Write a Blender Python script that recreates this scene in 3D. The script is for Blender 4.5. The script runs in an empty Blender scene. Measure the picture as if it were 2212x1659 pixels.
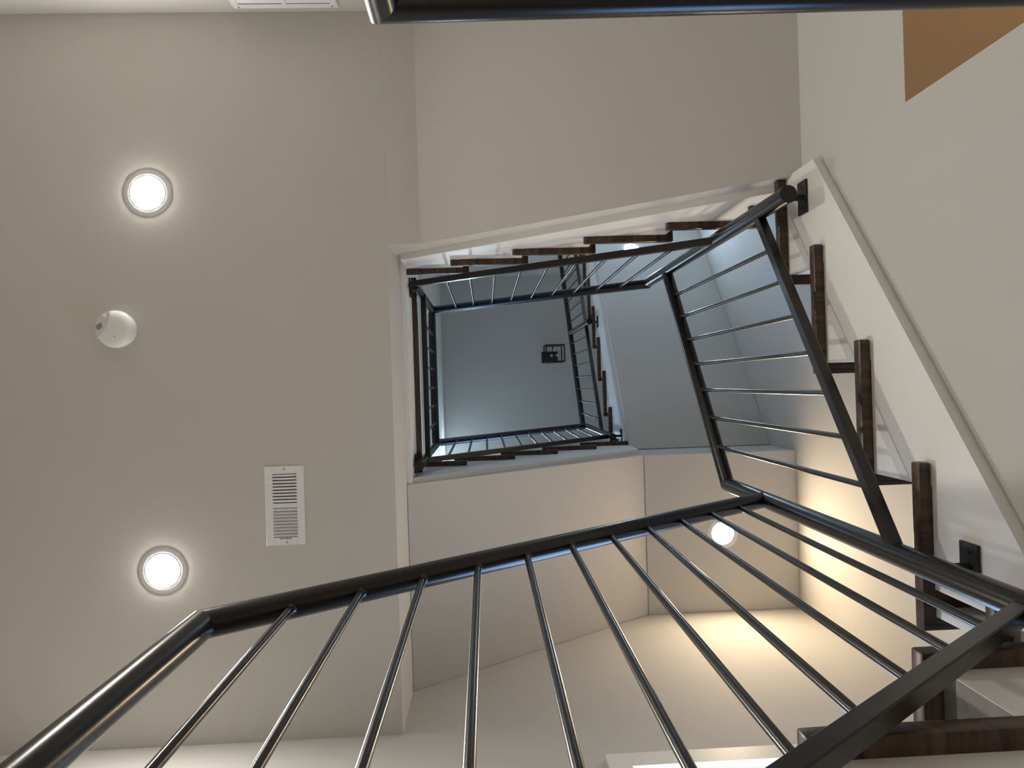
import bpy, bmesh, math
from mathutils import Vector, Matrix

# ------------------------------------------------------------------ camera, world, light, exposure
C = bpy.context.scene.collection
SC = bpy.context.scene
F_PX, A_, B_, C_ = 1421.6081, 0.0399, -0.0012, 0.0315      # focal length in photo pixels, small tilts, roll
ca, sa, cb, sb, cc, sc_ = math.cos(A_), math.sin(A_), math.cos(B_), math.sin(B_), math.cos(C_), math.sin(C_)
M = (Matrix(((1, 0, 0), (0, cb, -sb), (0, sb, cb))) @ Matrix(((ca, 0, -sa), (0, 1, 0), (sa, 0, ca)))
     @ Matrix(((cc, sc_, 0), (-sc_, cc, 0), (0, 0, 1))))   # rows: image right, image down, view direction
cam_d = bpy.data.cameras.new('camera')
cam = bpy.data.objects.new('camera', cam_d)
C.objects.link(cam)
cam_d.sensor_fit = 'HORIZONTAL'
cam_d.sensor_width = 36.0
cam_d.lens = F_PX * 36.0 / 2212.0
cam_d.clip_start = 0.01
cam.matrix_world = Matrix((M[0], -M[1], -M[2])).transposed().to_4x4()
SC.camera = cam

world = bpy.data.worlds.new('daylight')
SC.world = world
world.use_nodes = True
bg = world.node_tree.nodes['Background']
# clear blue sky above the horizon, sunlit pale ground below it
wn = world.node_tree
w_tc = wn.nodes.new('ShaderNodeTexCoord')
w_sx = wn.nodes.new('ShaderNodeSeparateXYZ')
w_mr = wn.nodes.new('ShaderNodeMapRange')
w_mr.inputs['From Min'].default_value = -0.03
w_mr.inputs['From Max'].default_value = 0.06
w_mx = wn.nodes.new('ShaderNodeMix')
w_mx.data_type = 'RGBA'
w_mx.inputs['A'].default_value = (0.53, 0.51, 0.48, 1)
w_mx.inputs['B'].default_value = (0.29, 0.55, 1.0, 1)
wn.links.new(w_tc.outputs['Generated'], w_sx.inputs['Vector'])
wn.links.new(w_sx.outputs['Z'], w_mr.inputs['Value'])
wn.links.new(w_mr.outputs['Result'], w_mx.inputs['Factor'])
wn.links.new(w_mx.outputs['Result'], bg.inputs['Color'])
bg.inputs['Strength'].default_value = 10.0

SC.view_settings.view_transform = 'Standard'
SC.view_settings.look = 'None'
SC.view_settings.gamma = 1.0
SC.view_settings.use_curve_mapping = False
SC.view_settings.exposure = 0.2
SC.cycles.use_denoising = True
SC.cycles.max_bounces = 10
SC.cycles.diffuse_bounces = 8
SC.cycles.sample_clamp_indirect = 8.0

WARM = (1.0, 0.77, 0.50, 1)
SOFT = (1.0, 0.945, 0.85, 1)
COOL = (0.60, 0.81, 1.0, 1)
LAMP_CEILING, LAMP_LANDING, LAMP_UPPER, LAMP_HALL_ADDED, LAMP_TOP_ADDED = 500.0, 300.0, 260.0, 120.0, 380.0  # the hall and top strengths belong to added, unseen lights


def portal(loc, rot, sx, sy):
    d = bpy.data.lights.new('window_portal', 'AREA')
    d.shape = 'RECTANGLE'
    d.size, d.size_y = sx, sy
    d.cycles.is_portal = True
    o = bpy.data.objects.new('window_portal', d)
    o.location, o.rotation_euler = loc, rot
    C.objects.link(o)


def ray(px, py):
    return M.transposed() @ Vector(((px - 1106) / F_PX, (py - 829.5) / F_PX, 1))


def at(px, py, X=None, Y=None, Z=None):
    d = ray(px, py)
    s = X / d.x if X is not None else Y / d.y if Y is not None else Z / d.z
    return d * s


# ------------------------------------------------------------------ materials
def mat(name, col, rough=0.6, metal=0.0, noise=0.0, nscale=3.0, bump=0.0, bscale=400.0, emit=None, estr=0.0, spec=0.5):
    m = bpy.data.materials.new(name)
    m.use_nodes = True
    nt = m.node_tree
    b = nt.nodes['Principled BSDF']
    b.inputs['Base Color'].default_value = (*col, 1)
    b.inputs['Roughness'].default_value = rough
    b.inputs['Metallic'].default_value = metal
    b.inputs['Specular IOR Level'].default_value = spec
    tc = nt.nodes.new('ShaderNodeTexCoord')
    if noise:
        n = nt.nodes.new('ShaderNodeTexNoise')
        n.inputs['Scale'].default_value = nscale
        n.inputs['Detail'].default_value = 4
        nt.links.new(tc.outputs['Object'], n.inputs['Vector'])
        r = nt.nodes.new('ShaderNodeMapRange')
        r.inputs['To Min'].default_value = 1 - noise
        r.inputs['To Max'].default_value = 1 + noise
        nt.links.new(n.outputs['Fac'], r.inputs['Value'])
        mx = nt.nodes.new('ShaderNodeMix')
        mx.data_type = 'RGBA'
        mx.blend_type = 'MULTIPLY'
        mx.inputs['Factor'].default_value = 1
        mx.inputs['A'].default_value = (*col, 1)
        nt.links.new(r.outputs['Result'], mx.inputs['B'])
        nt.links.new(mx.outputs['Result'], b.inputs['Base Color'])
    if bump:
        n2 = nt.nodes.new('ShaderNodeTexNoise')
        n2.inputs['Scale'].default_value = bscale
        n2.inputs['Detail'].default_value = 2
        nt.links.new(tc.outputs['Object'], n2.inputs['Vector'])
        bp = nt.nodes.new('ShaderNodeBump')
        bp.inputs['Strength'].default_value = bump
        bp.inputs['Distance'].default_value = 0.001
        nt.links.new(n2.outputs['Fac'], bp.inputs['Height'])
        nt.links.new(bp.outputs['Normal'], b.inputs['Normal'])
    if emit:
        b.inputs['Emission Color'].default_value = emit
        b.inputs['Emission Strength'].default_value = estr
    return m


def wood(name, dark, light, axis=1):
    m = bpy.data.materials.new(name)
    m.use_nodes = True
    nt = m.node_tree
    b = nt.nodes['Principled BSDF']
    tc = nt.nodes.new('ShaderNodeTexCoord')
    mp = nt.nodes.new('ShaderNodeMapping')
    s = [28, 28, 28]
    s[axis] = 2.0
    mp.inputs['Scale'].default_value = s
    nt.links.new(tc.outputs['Object'], mp.inputs['Vector'])
    n = nt.nodes.new('ShaderNodeTexNoise')
    n.inputs['Scale'].default_value = 1.6
    n.inputs['Detail'].default_value = 6
    n.inputs['Roughness'].default_value = 0.65
    n.inputs['Distortion'].default_value = 0.8
    nt.links.new(mp.outputs['Vector'], n.inputs['Vector'])
    cr = nt.nodes.new('ShaderNodeValToRGB')
    cr.color_ramp.elements[0].position = 0.36
    cr.color_ramp.elements[0].color = (*dark, 1)
    cr.color_ramp.elements[1].position = 0.68
    cr.color_ramp.elements[1].color = (*light, 1)
    nt.links.new(n.outputs['Fac'], cr.inputs['Fac'])
    nt.links.new(cr.outputs['Color'], b.inputs['Base Color'])
    b.inputs['Roughness'].default_value = 0.38
    bp = nt.nodes.new('ShaderNodeBump')
    bp.inputs['Strength'].default_value = 0.15
    bp.inputs['Distance'].default_value = 0.001
    nt.links.new(n.outputs['Fac'], bp.inputs['Height'])
    nt.links.new(bp.outputs['Normal'], b.inputs['Normal'])
    return m


PAINT = mat('greige_wall_paint', (0.58, 0.572, 0.552), 0.75, noise=0.02, nscale=1.2, bump=0.10, bscale=220)
TRIM = mat('white_trim_paint', (0.85, 0.85, 0.83), 0.42, noise=0.02, nscale=6)
METAL = mat('dark_bronze_metal', (0.011, 0.0095, 0.0085), 0.27, 0.0, noise=0.15, nscale=40, bump=0.07, bscale=160, spec=0.47)
WELD = mat('welded_metal', (0.05, 0.048, 0.045), 0.28, 0.5, bump=0.4, bscale=300)
TREAD = wood('dark_walnut_stained_wood', (0.018, 0.0095, 0.006), (0.105, 0.056, 0.032), 1)
NOSE = wood('dark_walnut_stained_nosing', (0.018, 0.0095, 0.006), (0.105, 0.056, 0.032), 1)
PLANK = wood('brown_oak_floor_boards', (0.50, 0.43, 0.35), (0.64, 0.57, 0.48), 0)
WHITE = mat('white_enamel', (0.80, 0.83, 0.87), 0.4)
PLASTIC = mat('white_plastic', (0.80, 0.83, 0.85), 0.45)
PLASTIC2 = mat('grey_white_plastic', (0.62, 0.64, 0.66), 0.5)
DARK = mat('dark_duct', (0.03, 0.03, 0.03), 0.8)
SCREW = mat('screw_metal', (0.35, 0.35, 0.35), 0.4, 0.8)
BLACK = mat('matte_black_metal', (0.012, 0.012, 0.012), 0.5)
BULB = mat('unlit_bulb_glass', (0.55, 0.55, 0.50), 0.15)
TAN = mat('tan_closet_paint', (0.50, 0.40, 0.28), 0.75, noise=0.02, bump=0.08, bscale=220)
LENS_CEIL = mat('lit_lens_ceiling', (0.9, 0.9, 0.9), 0.5, emit=SOFT, estr=LAMP_CEILING)
LENS_LAND = mat('lit_lens_landing', (0.9, 0.9, 0.9), 0.5, emit=WARM, estr=LAMP_LANDING)
LENS_UP = mat('lit_lens_upper', (0.9, 0.9, 0.9), 0.5, emit=COOL, estr=LAMP_UPPER)
LENS_TOP_ADDED = mat('lit_lens_top_added', (0.9, 0.9, 0.9), 0.5, emit=COOL, estr=LAMP_TOP_ADDED)
LENS_HALL_ADDED = mat('lit_lens_hall_added', (0.9, 0.9, 0.9), 0.5, emit=COOL, estr=LAMP_HALL_ADDED)
BULB_ADDED = mat('lit_bulb_added', (0.9, 0.9, 0.9), 0.5, emit=(1.0, 0.62, 0.30, 1), estr=60.0)
PANE = bpy.data.materials.new('window_pane')
PANE.use_nodes = True
_nt = PANE.node_tree
_nt.nodes.clear()
_o = _nt.nodes.new('ShaderNodeOutputMaterial')
_m = _nt.nodes.new('ShaderNodeMixShader')
_t = _nt.nodes.new('ShaderNodeBsdfTransparent')
_g = _nt.nodes.new('ShaderNodeBsdfGlossy')
_g.inputs['Roughness'].default_value = 0.02
_m.inputs['Fac'].default_value = 0.06
_nt.links.new(_t.outputs[0], _m.inputs[1])
_nt.links.new(_g.outputs[0], _m.inputs[2])
_nt.links.new(_m.outputs[0], _o.inputs[0])


# ------------------------------------------------------------------ mesh helpers
class MB:
    def __init__(s):
        s.v, s.f = [], []

    def add(s, vs, fs):
        k = len(s.v)
        s.v += [tuple(v) for v in vs]
        s.f += [tuple(i + k for i in f) for f in fs]
        return s

    def box(s, x0, x1, y0, y1, z0, z1):
        vs = [(x, y, z) for z in (z0, z1) for y in (y0, y1) for x in (x0, x1)]
        return s.add(vs, [(0, 2, 3, 1), (4, 5, 7, 6), (0, 1, 5, 4), (1, 3, 7, 5), (3, 2, 6, 7), (2, 0, 4, 6)])

    def prism(s, poly, fn0, fn1):
        """poly: list of (a, b); fn0/fn1 map (a, b) to the two end faces."""
        n = len(poly)
        vs = [fn0(a, b) for a, b in poly] + [fn1(a, b) for a, b in poly]
        fs = [tuple(range(n)), tuple(reversed(range(n, 2 * n)))]
        fs += [(i, i + n, (i + 1) % n + n, (i + 1) % n) for i in range(n)]
        return s.add(vs, fs)

    def tube(s, p0, p1, r, n=24, cut0=None, cut1=None, cap=True):
        p0, p1 = Vector(p0), Vector(p1)
        d = (p1 - p0).normalized()
        a = d.cross(Vector((0, 0, 1)))
        if a.length < 1e-3:
            a = Vector((1, 0, 0))
        a.normalize()
        b = d.cross(a)
        vs = []
        for p, cut in ((p0, cut0), (p1, cut1)):
            for i in range(n):
                t = 2 * math.pi * i / n
                q = p + a * (r * math.cos(t)) + b * (r * math.sin(t))
                if cut is not None:
                    q = q - d * ((q - p).dot(cut) / d.dot(cut))
                vs.append(q)
        fs = [(i, (i + 1) % n, (i + 1) % n + n, i + n) for i in range(n)]
        if cap:
            fs += [tuple(reversed(range(n))), tuple(range(n, 2 * n))]
        return s.add(vs, fs)

    def bar(s, p0, p1, w, h):
        p0, p1 = Vector(p0), Vector(p1)
        d = (p1 - p0).normalized()
        a = d.cross(Vector((0, 0, 1))).normalized() * (w / 2)
        b = a.normalized().cross(d) * (h / 2)
        vs = [p + sx * a + sy * b for p in (p0, p1) for sx, sy in ((-1, -1), (1, -1), (1, 1), (-1, 1))]
        return s.add(vs, [(0, 3, 2, 1), (4, 5, 6, 7), (0, 1, 5, 4), (1, 2, 6, 5), (2, 3, 7, 6), (3, 0, 4, 7)])

    def lathe(s, prof, n=40, c=(0, 0, 0)):
        """prof: (radius, z) from one end to the other, around the z axis."""
        k = len(s.v)
        rings = []
        for r, z in prof:
            if r < 1e-6:
                rings.append([len(s.v)])
                s.v.append((c[0], c[1], c[2] + z))
            else:
                rings.append(list(range(len(s.v), len(s.v) + n)))
                s.v += [(c[0] + r * math.cos(2 * math.pi * i / n), c[1] + r * math.sin(2 * math.pi * i / n), c[2] + z) for i in range(n)]
        for A, B in zip(rings, rings[1:]):
            for i in range(n):
                j = (i + 1) % n
                f = [A[i % len(A)], A[j % len(A)], B[j % len(B)], B[i % len(B)]]
                f = list(dict.fromkeys(f))
                if len(f) > 2:
                    s.f.append(tuple(f))
        return s

    def mesh(s, name, m, smooth=False, bevel=0.0, seg=2, angle=30):
        me = bpy.data.meshes.new(name)
        me.from_pydata(s.v, [], s.f)
        bm = bmesh.new()
        bm.from_mesh(me)
        bmesh.ops.recalc_face_normals(bm, faces=bm.faces)
        if bevel:
            es = [e for e in bm.edges if len(e.link_faces) == 2 and e.calc_face_angle(0) > math.radians(50)]
            bmesh.ops.bevel(bm, geom=es, offset=bevel, segments=seg, profile=0.5, affect='EDGES', clamp_overlap=True)
        if smooth:
            for f in bm.faces:
                f.smooth = True
            for e in bm.edges:
                if len(e.link_faces) == 2 and e.calc_face_angle(0) > math.radians(angle):
                    e.smooth = False
        bm.to_mesh(me)
        bm.free()
        me.materials.append(m)
        return me


def put(name, me, parent=None, loc=(0, 0, 0), rot=(0, 0, 0)):
    o = bpy.data.objects.new(name, me)
    C.objects.link(o)
    o.location, o.rotation_euler = loc, rot
    if parent is not None:
        o.parent = parent
    return o


def build(name, mb, m, parent=None, loc=(0, 0, 0), rot=(0, 0, 0), **k):
    return put(name, mb.mesh(name, m, **k), parent, loc, rot)


def thing(name, label, cat, loc=(0, 0, 0), rotz=0.0, group=None):
    o = bpy.data.objects.new(name, None)
    o.empty_display_size = 0.1
    C.objects.link(o)
    o.location, o.rotation_euler = loc, (0, 0, rotz)
    o['label'], o['category'] = label, cat
    if group:
        o['group'] = group
    return o


def struct(name, mb, m, label, cat, **k):
    o = build(name, mb, m, **k)
    o['kind'] = 'structure'
    o['label'], o['category'] = label, cat
    return o


# ------------------------------------------------------------------ dimensions (metres, camera at the origin)
R_, G_, T_, OV, NV = 0.19, 0.254, 0.027, 0.0242, 0.028      # riser, going, tread thickness, end and nosing overhang
TAIL = 0.329
Z0 = 1.8464                                                  # top of the tread numbered 0
DZ2 = 0.0185                                                 # second storey offset
XE, YT, YB = 0.8384, -0.5056, 0.3832                         # tread ends around the well
YA, XT, XP = -0.2542, 0.9584, 0.326                          # nosing fronts
CL = 0.0015                                                  # clearance against walls
XO, YF, YBK, XL = 1.762, 1.335, -1.452, -4.0                 # outer walls: right, front, back, left
XW, XD = 0.8841, -0.36                                       # plastered faces of the well: right, left
YWT, YWB = -0.5513, 0.4289
ZF, ZC1, ZF2, ZC2, ZTOP = -0.057, 2.55, 3.1734, 5.85, 8.86


def zt(k):
    return Z0 + k * R_ + (DZ2 if k >= 8 else 0.0)


# ------------------------------------------------------------------ the setting
WT = 0.12
struct('floor', MB().box(XL, XO, YBK, YF, ZF - 0.12, ZF), PLANK, 'brown wood floor at the foot of the stairs', 'floor')
# ground floor ceiling = slab of the upper hall (its edge stops short of the stairwell)
sl = MB()
slab = [(XL, YBK), (XD, YBK), (XD, YF), (XL, YF)]
sl.prism(slab, lambda a, b: (a, b, ZC1), lambda a, b: (a, b, ZF2 - T_))
struct('ceiling', sl, PAINT, 'flat greige ceiling with recessed lights and an air vent', 'ceiling')
struct('floor_upper', MB().box(XL, -0.338, YBK, YF, ZF2 - T_, ZF2), PLANK, 'wood floor of the upper hall beside the stairwell', 'floor')
struct('ceiling_upper', MB().box(XL, -0.57, YBK, YF, ZC2, ZC2 + 0.5), PAINT, 'ceiling over the upper hall beside the stairwell', 'ceiling')
struct('wall_upper', MB().box(-0.69, -0.57, YBK, YF, ZC2 + 0.5, ZTOP), TRIM, 'pale wall high up beside the dark top ceiling', 'wall')
struct('ceiling_top', MB().box(XL, XO, YBK, YF, ZTOP, ZTOP + 0.12), PAINT, 'dim top ceiling carrying the black lantern', 'ceiling')
struct('wall_left', MB().box(XL - WT, XL, YBK - WT, YF + WT, ZF - WT, ZTOP + WT), PAINT, 'end wall of the hall', 'wall')
struct('wall_back', MB().box(XL, XO, YBK - WT, YBK, ZF - WT, ZTOP + WT), PAINT, 'wall behind the upper flight with a white return grille', 'wall')


WX0, WX1, WZ0, WZ1 = 0.46, 1.42, 1.17, 2.232
VZ0, VZ1 = 4.42, 5.482
UX0, UX1, UZ0, UZ1 = -1.75, -0.72, 3.95, 5.45
holes = ((WX0, WX1, WZ0, WZ1), (WX0, WX1, VZ0, VZ1), (UX0, UX1, UZ0, UZ1))
wf = MB()
xs, zs_ = sorted({XL, XO, WX0, WX1, UX0, UX1}), sorted({ZF - WT, ZTOP + WT, WZ0, WZ1, VZ0, VZ1, UZ0, UZ1})
for xa, xb in zip(xs, xs[1:]):
    z_run = None
    for za_, zb_ in zip(zs_, zs_[1:]):
        open_ = any(h[0] < (xa + xb) / 2 < h[1] and h[2] < (za_ + zb_) / 2 < h[3] for h in holes)
        if open_ and z_run is not None:
            wf.box(xa, xb, YF, YF + WT, z_run, za_)
            z_run = None
        elif not open_ and z_run is None:
            z_run = za_
    wf.box(xa, xb, YF, YF + WT, z_run, zs_[-1])
struct('wall_front', wf, PAINT, 'tall outer wall beside the lowest flight, warmly lit above a window', 'wall')
struct('wall_right', MB().box(XO, XO + WT, YBK - WT, YF + WT, ZF - WT, ZTOP + WT), PAINT, 'tall outer wall glowing under the warm landing lamp', 'wall')
portal(((WX0 + WX1) / 2, YF + WT, (WZ0 + WZ1) / 2), (-math.pi / 2, 0, 0), WX1 - WX0, WZ1 - WZ0)
portal(((WX0 + WX1) / 2, YF + WT, (VZ0 + VZ1) / 2), (-math.pi / 2, 0, 0), WX1 - WX0, VZ1 - VZ0)
portal(((UX0 + UX1) / 2, YF + WT, (UZ0 + UZ1) / 2), (-math.pi / 2, 0, 0), UX1 - UX0, UZ1 - UZ0)


def window(name, label, a0, a1, z0, z1, P, D):
    """P(a, d, z): a along the wall, d towards the room from the wall face."""
    def bx(mb, p, q, d0, d1, r, s):
        vs = [P(a, d, z) for z in (r, s) for d in (d0, d1) for a in (p, q)]
        return mb.add(vs, [(0, 2, 3, 1), (4, 5, 7, 6), (0, 1, 5, 4), (1, 3, 7, 5), (3, 2, 6, 7), (2, 0, 4, 6)])
    t = thing(name, label, 'window')
    t['kind'] = 'structure'
    cw = 0.078
    cs = MB()
    bx(cs, a0 - cw, a1 + cw, 0, 0.018, z1, z1 + cw)
    bx(cs, a0 - cw, a0, 0, 0.018, z0 - cw, z1)
    bx(cs, a1, a1 + cw, 0, 0.018, z0 - cw, z1)
    build('casing', cs, TRIM, t)
    build('sill', bx(MB(), a0 - cw, a1 + cw, 0, 0.05, z0 - 0.03, z0), TRIM, t)
    fr = MB()
    for (p, q, r, s) in ((a0, a0 + 0.04, z0, z1), (a1 - 0.04, a1, z0, z1), (a0, a1, z0, z0 + 0.045), (a0, a1, z1 - 0.045, z1), (a0, a1, (z0 + z1) / 2 - 0.02, (z0 + z1) / 2 + 0.02)):
        bx(fr, p, q, -0.09, -0.05, r, s)
    build('sash', fr, TRIM, t)
    zm = (z0 + z1) / 2
    for r, s in ((z0 + 0.045, zm - 0.02), (zm + 0.02, z1 - 0.045)):
        build('pane', bx(MB(), a0 + 0.04, a1 - 0.04, -0.072, -0.068, r, s), PANE, t)
    return t


window('window_1', 'white framed window beside the lowest flight letting in blue daylight', WX0, WX1, WZ0, WZ1, lambda a, d, z: (a, YF - d, z), -1)

window('window_2', 'white framed window over the upper storey flight', WX0, WX1, VZ0, VZ1, lambda a, d, z: (a, YF - d, z), -1)
window('window_3', 'white framed window in the front wall of the upper hall', UX0, UX1, UZ0, UZ1, lambda a, d, z: (a, YF - d, z), -1)

# wall under the quarter landing, over the low opening into the closet
struct('wall_stair', MB().box(XW, XO, YBK, -0.556, 1.326, Z0 + R_ - T_ - 0.001), PAINT, 'greige wall over the low tan closet opening', 'wall')
cl = MB().box(XW + 0.0005, XO, YBK, -0.556, 1.325, 1.326)
struct('ceiling_closet', cl, TAN, 'tan closet ceiling inside the low opening', 'ceiling')


# ------------------------------------------------------------------ stairs
def saw(n, i0, ua, ub, bottom):
    """side outline (u, z) of a flight: stepped under the treads, closed by the points of `bottom` (from ub back to ua)."""
    pts = []
    lo = i0
    u = ua
    i = lo
    while i * G_ + NV <= ua:
        i += 1
    z = (i - 1) * R_ - T_
    pts.append((ua, z))
    while i <= n and i * G_ + NV < ub:
        uu = i * G_ + NV
        pts += [(uu, z), (uu, i * R_ - T_)]
        z = i * R_ - T_
        i += 1
    pts.append((ub, z))
    return pts + bottom


def tread_mesh(w, depth=G_ + NV):
    mb = MB()
    poly = [(0, 0), (TAIL, 0), (TAIL, OV - 0.001), (depth, OV - 0.001), (depth, w), (0, w)]
    mb.prism(poly, lambda a, b: (a, b, -T_), lambda a, b: (a, b, 0))
    return mb.mesh('tread', TREAD, bevel=0.004, seg=2, smooth=True, angle=35)


def flight(label, loc, rotz, n, w, board, body, board_u, first=0):
    t = thing('stair_flight', label, 'stairs', loc, rotz, 'stair flights around the well')
    tm = tread_mesh(w)
    rm = MB().box(NV, NV + 0.016, OV + 0.001, w, -R_ + 0.001, -T_).mesh('riser', TRIM)
    for i in range(n):
        put('tread', tm, t, (i * G_, 0, i * R_))
    for i in range(first, n + 1):
        put('riser', rm, t, (i * G_, 0, i * R_))
    build('skirt_board', MB().prism(board, lambda a, b: (a, OV, b), lambda a, b: (a, OV + 0.0215, b)), TRIM, t)
    build('carriage', MB().prism(body, lambda a, b: (a, OV + 0.0215, b), lambda a, b: (a, w, b)), PAINT, t)
    return t


S_ = R_ / G_
# lowest flight, rising along the window wall
lo1 = (XP - 3 * G_, YB, zt(-9))
b0 = -(zt(-9) - ZF)
flight('lowest dark walnut flight rising from the floor beside the window wall', lo1, 0, 5, YF - YB - CL,
       saw(5, 0, NV, 0.861 - lo1[0], [(0.861 - lo1[0], S_ * (0.861 - lo1[0]) - 0.40), (0.40 / S_ - 0.25, b0), (NV, b0)]),
       saw(5, 0, NV, XW - lo1[0], [(XW - lo1[0], b0), (NV, b0)]), None)
# right flight
ro = (XE, YA + 3 * G_, zt(-3))
ua, ub = ro[1] - YWB + 0.0025, ro[1] + 0.556
bf = -(zt(-3) - ZF)
flight('dark walnut flight with white skirt board climbing above the plain wall', ro, -math.pi / 2, 4, XO - XE - CL,
       saw(4, 0, ua, ub, [(ub, S_ * ub - 0.405), (ua, S_ * ua - 0.395)]),
       saw(4, 0, ua, ub, [(ub, bf), (ua, bf)]), None)
# top flight, arriving at the upper hall
to = (XT, YT, zt(2))
ua, ub = XT - XW + 0.0003, XT + 0.338
flight('dark walnut flight with flat sloping underside arriving at the upper hall', to, math.pi, 5, YT - YBK - CL,
       saw(5, 0, ua, ub, [(ub, S_ * ub - 0.44), (ua, S_ * ua - 0.43)]),
       saw(5, 0, ua, XT - XD - 0.0003, [(XT - XD - 0.0003, 0.3236), (XT + 0.235, 0.3236), (ua, -0.456)]), None)
# second storey: flight over the window wall
l2 = (lo1[0], YB, zt(8))
ua, ub = -0.338 - l2[0], XW - l2[0]
flight('upper storey dark walnut flight above the warm sloping soffit', l2, 0, 5, YF - YB - CL,
       saw(5, 0, ua, ub, [(ub, S_ * ub - 0.535), (ua, S_ * ua - 0.50)]),
       saw(5, 0, ua - 0.02, ub, [(ub, 0.325), (ua - 0.02, -0.477)]), None)
# second storey: long right flight
r2 = (XE, ro[1], zt(14))
ua, ub = r2[1] - YWB + 0.0025, r2[1] - YBK - CL
flight('long upper storey flight with a grey blue sloping soffit', r2, -math.pi / 2, 7, XO - XE - CL,
       saw(7, 0, ua, ub, [(ub, S_ * ub - 0.455), (ua, S_ * ua - 0.475)]),
       saw(7, 0, ua, ub, [(ub, S_ * ub - 0.53), (ua, S_ * ua - 0.55)]), None)


def landing(label, x0, x1, y0, y1, ztop, zlow, bx):
    t = thing('stair_landing', label, 'landing', ((x0 + x1) / 2, (y0 + y1) / 2, ztop), 0, 'quarter landings of the stairs')
    ox, oy, oz = t.location
    build('deck', MB().box(x0 - ox, x1 - ox, y0 - oy, y1 - oy, -T_ + 0.0012, 0), TREAD, t, bevel=0.004, smooth=True, angle=35)
    if zlow is not None:
        build('platform', MB().box(bx[0] - ox, bx[1] - ox, bx[2] - oy, bx[3] - oy, zlow - oz, -T_ - 0.0005), PAINT, t)
    return t


landing('quarter landing with dark walnut deck over the closet opening', XE, XO - CL, YBK + CL, YA - G_, zt(1), None, None)
landing('low quarter landing with dark walnut deck beside the window wall', XE - 0.004, XO - CL, YB, YF - CL, zt(-4), ZF + CL, (XW + CL, XO - CL, YWB + CL, YF - CL))
landing('upper storey quarter landing over a flat soffit with a warm light', XE - 0.004, XO - CL, YB, YF - CL, zt(13), 3.705, (XW + CL, XO - CL, YWB + CL, YF - CL))
landing('topmost landing at the head of the long upper flight', XE, XO - CL, YBK + CL, r2[1] - 7 * G_, zt(21), None, None)

# edge of the upper hall floor at the well
nz = MB().box(-0.026, OV, YWT + 0.03, YWB - 0.02, -T_, 0)
o = build('trim_1', nz, NOSE, None, (-0.3384, 0, ZF2), bevel=0.004, smooth=True, angle=35)
o['kind'], o['label'], o['category'] = 'structure', 'dark walnut nosing along the upper hall floor edge', 'trim'
struct('trim_2', MB().box(XD, -0.3384, YWT + 0.001, YWB - 0.001, 2.925, ZF2 - T_ - 0.0005), TRIM, 'white fascia board under the upper hall floor edge', 'trim')
struct('trim_3', MB().box(XD, -0.3384, YBK, YWT + 0.0005, ZF2 - T_ - 0.3, ZF2 - T_ - 0.0005), PAINT, 'plastered floor edge behind the top riser', 'trim')


# ------------------------------------------------------------------ railings
HR, BR_, BAL = 0.0228, 0.025, 0.0066


def lerp_on(p0, p1, axis, val):
    t = (val - p0[axis]) / (p1[axis] - p0[axis])
    return p0 + (p1 - p0) * t


def railing(label, hand, low, axis, stations, cut0=None, cut1=None):
    """hand/low: end points of handrail and lower rail; balusters where the axis coordinate takes the station values."""
    h0, h1 = Vector(hand[0]), Vector(hand[1])
    l0, l1 = Vector(low[0]), Vector(low[1])
    base = Vector((l0 + l1) / 2)
    t = thing('stair_railing', label, 'railing', base, 0, 'dark metal railings around the stairwell')
    build('handrail', MB().tube(h0 - base, h1 - base, HR, 28, cut0, cut1), METAL, t, smooth=True)
    build('bottom_rail', MB().bar(l0 - base, l1 - base, BR_, BR_), METAL, t, bevel=0.002, seg=1)
    for s in stations:
        a, b = lerp_on(l0, l1, axis, s), lerp_on(h0, h1, axis, s)
        o = build('baluster', MB().tube(a - base, b - Vector((0, 0, HR * 0.7)) - base, BAL, 16), METAL, t, smooth=True)
        # small weld bead where the baluster meets the handrail
        wb = MB().lathe([(0.0068, -0.003), (0.0092, 0.001), (0.0092, 0.004), (0.0068, 0.008)], 12)
        build('weld', wb, WELD, o, b - Vector((0, 0, HR + 0.004)) - base, smooth=True)
    return t, base


def post(t, base, x, y, z0, z1, cut1=None):
    b = Vector((x, y, 0))
    return build('post', MB().tube(b + Vector((0, 0, z0)) - base, b + Vector((0, 0, z1)) - base, HR, 28, None, cut1), METAL, t, smooth=True)


def bracket(t, base, p, face, w=0.088, h=0.046):
    """flat plate screwed to the skirt board with a stub to the post; face = wall coordinate in x."""
    s = 1 if face > p[0] else -1
    e = 0.006
    x0, x1 = sorted((face - s * 0.0005, face - s * e))
    pl = MB().box(x0 - base.x, x1 - base.x, p[1] - w / 2 - base.y, p[1] + w / 2 - base.y, p[2] - h / 2 - base.z, p[2] + h / 2 - base.z)
    o = build('bracket', pl, BLACK, t, bevel=0.001, seg=1)
    build('stub', MB().tube(Vector(p) - base, Vector((face - s * e, p[1], p[2])) - base, 0.0085, 14), BLACK, o, smooth=True)
    for dy in (-0.3, 0.3):
        c = Vector((face - s * e, p[1] + dy * w, p[2])) - base
        build('screw', MB().tube(c, c - Vector((s * 0.002, 0, 0)), 0.004, 10), BLACK, o)
    return o


PY, PX, PT = 0.355, 0.79, -0.46       # planes of the lower, right and top railings
UP = Vector((0, 0, 1))


def mitre(d0, d1):
    return (d0.normalized() + d1.normalized()).normalized()


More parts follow.
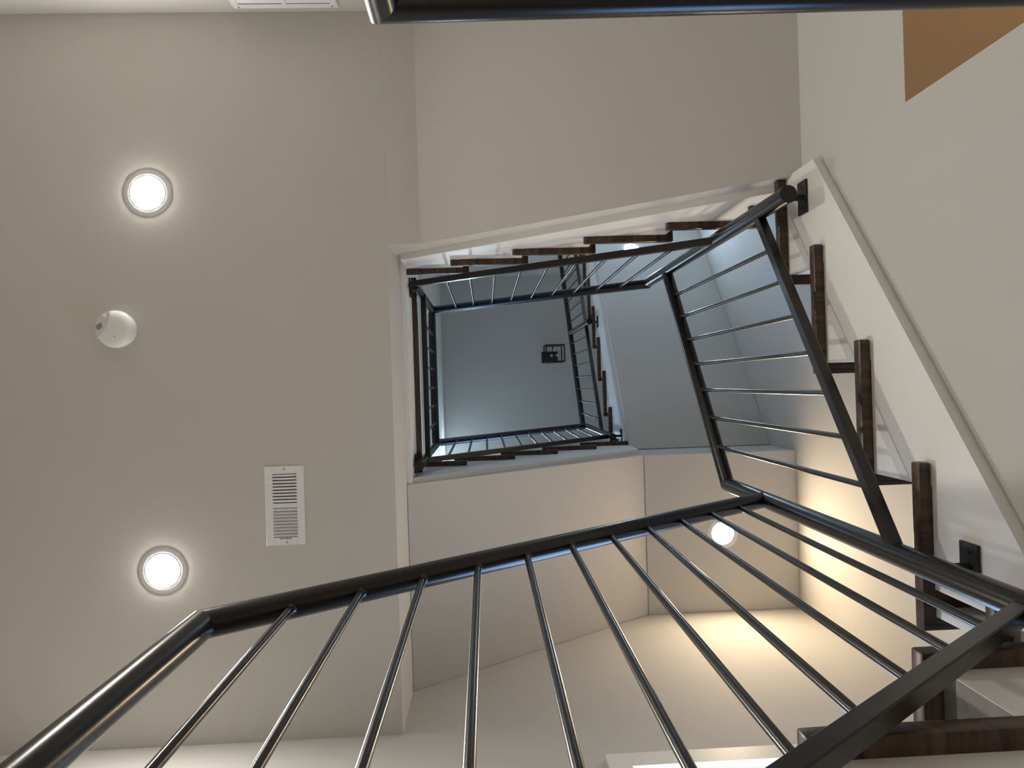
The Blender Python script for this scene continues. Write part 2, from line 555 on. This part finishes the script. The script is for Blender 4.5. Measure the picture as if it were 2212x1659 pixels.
# lowest flight
h0, h1 = at(436, 1350, Y=PY), at(1638, 1082, Y=PY)
l0, l1 = at(1780, 1628, Y=PY), at(2212, 1318, Y=PY)
h0.y = h1.y = PY
hb = lerp_on(h0, h1, 0, PX)
dirh = hb - h0
cut = mitre(UP, dirh)
la, lb = lerp_on(l0, l1, 0, h0.x), lerp_on(l0, l1, 0, PX)
t, b = railing('dark metal railing of the lowest flight with round handrail and elbow', (h0, hb), (la, lb), 0, [-0.328 + 0.1005 * i for i in range(11)], cut0=cut)
post(t, b, h0.x, PY, ZF, h0.z, cut)
# right flight
g0, g1 = at(1572, 1047, X=PX), at(1447, 610, X=PX)
k0, k1 = at(1928, 1170, X=PX), at(1642, 475, X=PX)
gA, gB = lerp_on(g0, g1, 1, PY), lerp_on(g0, g1, 1, PT)
kA, kB = lerp_on(k0, k1, 1, PY), lerp_on(k0, k1, 1, PT)
cut = mitre(UP, gB - gA)
t, b = railing('dark metal railing between two corner posts above the plain wall', (gA, gB), (kA, kB), 1, [-0.343 + 0.0967 * i for i in range(7)], cut0=cut)
post(t, b, PX, PY, lb.z - 0.09, gA.z, cut)
bracket(t, b, (PX, PY, 1.150), 0.8626)
# top flight
m0, m1 = at(1405, 612, Y=PT), at(945, 668, Y=PT)
n0, n1 = at(1533, 522, Y=PT), at(920, 609, Y=PT)
XTL = -0.310
mA, mB = lerp_on(m0, m1, 0, PX), lerp_on(m0, m1, 0, XTL)
nA, nB = lerp_on(n0, n1, 0, PX), lerp_on(n0, n1, 0, XTL)
cut = mitre(UP, mB - mA)
t, b = railing('dark metal railing with bluish underside arriving at the upper hall', (mA, mB), (nA, nB), 0, [-0.158 + 0.104 * i for i in range(9)], cut0=cut)
post(t, b, PX, PT - 0.004, 1.655, mA.z, cut)
bracket(t, b, (PX, PT - 0.012, 1.722), 0.8626)
# upper hall guard
ZG = 3.96
t, b = railing('dark metal guard rail along the upper hall edge', ((XTL, PT, ZG), (XTL, PY, ZG)), ((XTL + 0.014, PT, 3.28), (XTL + 0.014, PY, 3.28)), 1, [-0.311 + 0.106 * i for i in range(6)],
               cut0=mitre(UP, Vector((0, 1, 0))))
post(t, b, XTL, PT, 2.98, ZG, mitre(UP, Vector((0, 1, 0))))
bracket(t, b, (XTL, PT, 3.07), -0.3384, h=0.05)
# far flight of the second storey
q0, q1 = at(958, 955, Y=PY), at(1258, 921, Y=PY)
s0, s1 = at(945, 991, Y=PY), at(1318, 942, Y=PY)
qA, qB = lerp_on(q0, q1, 0, XTL), lerp_on(q0, q1, 0, PX)
sA, sB = lerp_on(s0, s1, 0, XTL), lerp_on(s0, s1, 0, PX)
t, b = railing('upper storey dark metal railing above the warm sloping soffit', (qA, qB), (sA, sB), 0, [-0.20 + 0.0985 * i for i in range(10)])
post(t, b, XTL, PY, 2.98, qA.z)
bracket(t, b, (XTL, PY, 3.07), -0.3384, h=0.05)
# long far right flight
w0, w1 = at(1259, 917, X=PX), at(1210, 556, X=PX)
v0, v1 = at(1299, 925, X=PX), at(1244, 556, X=PX)
wA, wB = lerp_on(w0, w1, 1, PY), lerp_on(w0, w1, 1, -1.40)
vA, vB = lerp_on(v0, v1, 1, PY), lerp_on(v0, v1, 1, -1.40)
cut = mitre(UP, wB - wA)
t, b = railing('long upper storey dark metal railing with a middle post', (wA, wB), (vA, vB), 1, [0.262 - 0.1015 * i for i in range(17) if i not in (7,)], cut0=cut)
post(t, b, PX, PY, 4.12, wA.z, cut)
bracket(t, b, (PX, PY, 4.20), 0.8626)
wm = lerp_on(wA, wB, 1, -0.45)
post(t, b, PX, -0.45, 4.88, wm.z)
bracket(t, b, (PX, -0.45, 4.95), 0.8626)
# low guard beside the camera
YG = -0.487
e0 = at(828, 8, Y=YG)
e1 = lerp_on(e0, at(2212, -29, Y=YG), 0, XW)
cut = mitre(UP, e1 - e0)
t, b = railing('low dark metal guard rail by the tan closet opening', (e0, e1), ((e0.x, YG, ZF + 0.08), (e1.x, YG, ZF + 0.08 + e1.z - e0.z)), 0, [0.02 + 0.1005 * i for i in range(8)], cut0=cut)
post(t, b, e0.x, YG, ZF, e0.z, cut)


# ------------------------------------------------------------------ lamps and fittings
def downlight(label, loc, lens, tilt=(0, 0, 0), dome=0.0062, group='recessed downlights'):
    t = thing('recessed_light', label, 'light', loc, 0, group)
    t.rotation_euler = tilt
    build('trim_ring', MB().lathe([(0.088, 0.0), (0.0879, -0.0005), (0.087, -0.0009), (0.0665, -0.0016)], 48), WHITE, t, smooth=True, angle=60)
    build('baffle', MB().lathe([(0.0665, -0.0016), (0.0655, -0.0022), (0.0640, -0.0022), (0.0625, -0.0012)], 48), WHITE, t, smooth=True)
    build('lens', MB().lathe([(0.0625, -0.0014), (0.055, -0.0014 - dome * 0.5), (0.035, -0.0014 - dome * 0.85), (0, -0.0014 - dome)], 48), lens, t, smooth=True)
    return t


pa, pb = at(319, 417, Z=ZC1), at(352, 1233, Z=ZC1)
downlight('lit recessed light in the ceiling near the return grille wall', pa, LENS_CEIL)
downlight('lit recessed light in the ceiling beside the air vent', pb, LENS_CEIL)
pc = at(1561, 1152, Z=3.705)
downlight('warm recessed light under the upper storey quarter landing', pc, LENS_LAND, dome=0.003)
# cool lamp in the sloping soffit of the long far flight
slope = math.atan(S_)
pd = at(1364, 538, Z=1.0)
zs = (r2[2] + S_ * r2[1] - 0.53) / (1 + S_ * pd.y)      # where the line of sight meets the soffit z = r2z + S (r2y - y) - .53
pd = pd * zs
downlight('cool white recessed light under the long upper flight', (pd.x, pd.y, pd.z), LENS_UP, (-slope, 0, 0))
for i, y in enumerate((-0.72, 0.60)):  # two downlights added out of view to light the long flight's skirt board
    downlight(('added unseen cool light in the upper hall ceiling by the back wall', 'added unseen cool light in the upper hall ceiling by the front wall')[i], (-1.25, y, ZC2), LENS_HALL_ADDED)

downlight('added unseen cool light in the top ceiling by the pale high wall', (-0.27, 1.05, ZTOP), LENS_TOP_ADDED, dome=0.002)  # added behind the stairs, out of view, to brighten the pale high wall

# smoke detector
sd = thing('smoke_detector', 'round white smoke detector on the ceiling between the recessed lights', 'smoke detector', (-1.380, -0.252, ZC1))
build('base', MB().lathe([(0, 0), (0.066, 0), (0.066, -0.012), (0.062, -0.016)], 48), PLASTIC, sd, smooth=True)
build('body', MB().lathe([(0.0655, -0.014), (0.0705, -0.017), (0.0705, -0.026), (0.067, -0.034), (0.058, -0.041), (0.046, -0.0445), (0, -0.0455)], 48), PLASTIC, sd, smooth=True, angle=40)
# crescent panel with the horn slots
an = math.radians(205)
cr = []
R1 = 0.0655
for i in range(15):
    t_ = math.radians(-58 + 116 * i / 14)
    cr.append((R1 * math.cos(t_), R1 * math.sin(t_)))
for i in range(1, 12):
    u = 1 - 2 * i / 12
    cr.append((0.034 - 0.012 * (1 - u * u), R1 * math.sin(math.radians(58)) * u))
ro_ = lambda a, b: (a * math.cos(an) - b * math.sin(an), a * math.sin(an) + b * math.cos(an))
pm = MB().prism(cr, lambda a, b: (*ro_(a, b), -0.030), lambda a, b: (*ro_(a, b), -0.0465))
pn = build('sounder_panel', pm, PLASTIC2, sd, bevel=0.002, seg=1)
for i, ln in enumerate((0.008, 0.017, 0.022, 0.020, 0.014, 0.007)):
    s = MB().box(-ln / 2, ln / 2, -0.0009, 0.0009, -0.0475, -0.046)
    x, y = ro_(0.047, -0.010 + (i - 2.5) * 0.0048)
    build('horn_slot', s, DARK, pn, (x, y, 0), (0, 0, an - math.radians(12)))
x, y = ro_(0.045, 0.033)
build('test_button', MB().lathe([(0.0085, -0.045), (0.0085, -0.0475), (0.006, -0.0485), (0, -0.0488)], 20), PLASTIC, pn, (x, y, 0), smooth=True)
build('indicator', MB().lathe([(0.0016, -0.045), (0.0016, -0.047), (0, -0.047)], 10), DARK, sd, (0.006, 0.030, 0))

# ceiling air vent
va, vb = at(574, 1010, Z=ZC1), at(659, 1173, Z=ZC1)
cx, cy = (va.x + vb.x) / 2, (va.y + vb.y) / 2
av = thing('air_vent', 'white metal air vent with louvres in the ceiling', 'air vent', (cx, cy, ZC1))
W2, H2, OW, OH = 0.0735, 0.150, 0.0455, 0.121
fr = MB()
fr.box(-W2, -OW, -H2, H2, -0.006, 0).box(OW, W2, -H2, H2, -0.006, 0).box(-OW, OW, -H2, -OH, -0.006, 0).box(-OW, OW, OH, H2, -0.006, 0)
build('frame', fr, WHITE, av, bevel=0.0012, seg=1)
build('duct', MB().box(-OW, OW, -OH, OH, -0.0008, -0.0002), DARK, av)
sm1 = MB().prism([(-0.0055, -0.0005), (-0.0045, -0.0005), (0.0045, -0.0062), (0.0035, -0.0062)], lambda a, b: (-OW, a, b), lambda a, b: (OW, a, b)).mesh('louvre', WHITE)
sm2 = MB().prism([(0.0055, -0.0005), (0.0045, -0.0005), (-0.0045, -0.0062), (-0.0035, -0.0062)], lambda a, b: (-OW, a, b), lambda a, b: (OW, a, b)).mesh('louvre', WHITE)
stp = 0.0122
for i in range(9):
    put('louvre', sm2, av, (0, -OH + 0.007 + stp * i, 0))
    put('louvre', sm1, av, (0, OH - 0.007 - stp * i, 0))
build('divider', MB().box(-OW, OW, -0.0085, 0.0085, -0.006, -0.0005), WHITE, av)
build('damper_slot', MB().box(-0.022, 0.022, 0.1245, 0.127, -0.0066, -0.0058), DARK, av)
build('damper_lever', MB().box(-0.008, -0.0045, 0.124, 0.140, -0.012, -0.0058), WHITE, av)
for y, x in ((-0.140, 0.0), (0.141, 0.004)):
    build('screw', MB().lathe([(0.004, -0.005), (0.004, -0.0068), (0.002, -0.0075), (0, -0.0076)], 12), SCREW, av, (x, y, 0), smooth=True)

# return grille on the back wall
ga, gb = at(505, 14, Y=YBK), at(731, 11, Y=YBK)
gw, gz1, gh = gb.x - ga.x, ga.z, 0.26
gr = thing('return_grille', 'white slatted return air grille high on the back wall', 'grille', ((ga.x + gb.x) / 2, YBK, gz1 - gh))
fr = MB()
w2 = gw / 2
fr.box(-w2, w2, 0, 0.009, gh - 0.026, gh).box(-w2, w2, 0, 0.009, 0, 0.026).box(-w2, -w2 + 0.026, 0, 0.009, 0.026, gh - 0.026)
fr.box(w2 - 0.026, w2, 0, 0.009, 0.026, gh - 0.026).box(-0.008, 0.008, 0, 0.009, 0.026, gh - 0.026)
build('frame', fr, WHITE, gr, bevel=0.0015, seg=1)
build('duct', MB().box(-w2 + 0.026, w2 - 0.026, 0.0003, 0.001, 0.026, gh - 0.026), DARK, gr)
for s in (-1, 1):
    x0, x1 = sorted((s * 0.008, s * (w2 - 0.026)))
    lm = MB().prism([(0.001, 0), (0.002, 0), (0.008, 0.011), (0.007, 0.011)], lambda a, b: (x0, a, b), lambda a, b: (x1, a, b)).mesh('slat', WHITE)
    for i in range(16):
        put('slat', lm, gr, (0, 0, 0.029 + 0.0125 * i))
for sx in (-1, 1):
    for z in (0.013, gh - 0.011):
        c = Vector((sx * (w2 - 0.022), 0.009, z))
        build('screw', MB().tube(c, c + Vector((0, 0.0015, 0)), 0.0035, 12), SCREW, gr)

# lantern at the top of the stairwell
c0 = at(1187, 772, Z=ZTOP)
ln = thing('lantern_light', 'unlit black cage lantern hanging from the top ceiling', 'ceiling light', (c0.x, c0.y, ZTOP))
build('canopy', MB().box(-0.108, 0.108, -0.075, 0.075, -0.03, 0), BLACK, ln, bevel=0.003, seg=1)
cg = at(1203, 757, Z=ZTOP - 0.45)
dx, dy = 0.02, -0.03
build('stem', MB().tube((dx, dy, -0.03), (dx, dy, -0.36), 0.010, 12), BLACK, ln, smooth=True)
cgm = MB()
hx, hy, za, zb, q = 0.115, 0.105, -0.26, -0.58, 0.0075
for z in (za, zb):
    for s in (-1, 1):
        cgm.box(dx - hx - q, dx + hx + q, dy + s * hy - q, dy + s * hy + q, z - q, z + q)
        cgm.box(dx + s * hx - q, dx + s * hx + q, dy - hy, dy + hy, z - q, z + q)
for sx in (-1, 1):
    for sy in (-1, 1):
        cgm.box(dx + sx * hx - q, dx + sx * hx + q, dy + sy * hy - q, dy + sy * hy + q, zb, za)
cgm.box(dx - q, dx + q, dy - hy, dy + hy, za - q, za + q)
build('cage', cgm, BLACK, ln)
for i in range(3):
    a = 2 * math.pi * i / 3 + 0.5
    ex, ey = dx + 0.045 * math.cos(a), dy + 0.045 * math.sin(a)
    s = build('socket', MB().tube((dx, dy, -0.345), (ex, ey, -0.36), 0.006, 10).tube((ex, ey, -0.37), (ex, ey, -0.42), 0.013, 14), BLACK, ln, smooth=True)
    build('bulb', MB().lathe([(0.010, -0.42), (0.017, -0.445), (0.018, -0.46), (0.012, -0.49), (0, -0.505)], 16, (ex, ey, 0)), BULB, s, smooth=True)

# warm lamp added out of view to light the closet ceiling
wl = thing('added_closet_lamp', 'added unseen warm lamp on the closet wall inside the low opening', 'light', (XO, -1.05, 0.62))
build('backplate', MB().tube((0, 0, 0), (-0.02, 0, 0), 0.05, 24), WHITE, wl, smooth=True)
build('bulb', MB().lathe([(0.0, 0.045), (0.03, 0.03), (0.038, 0.0), (0.03, -0.03), (0, -0.045)], 24, (-0.055, 0, 0)), BULB_ADDED, wl, smooth=True)
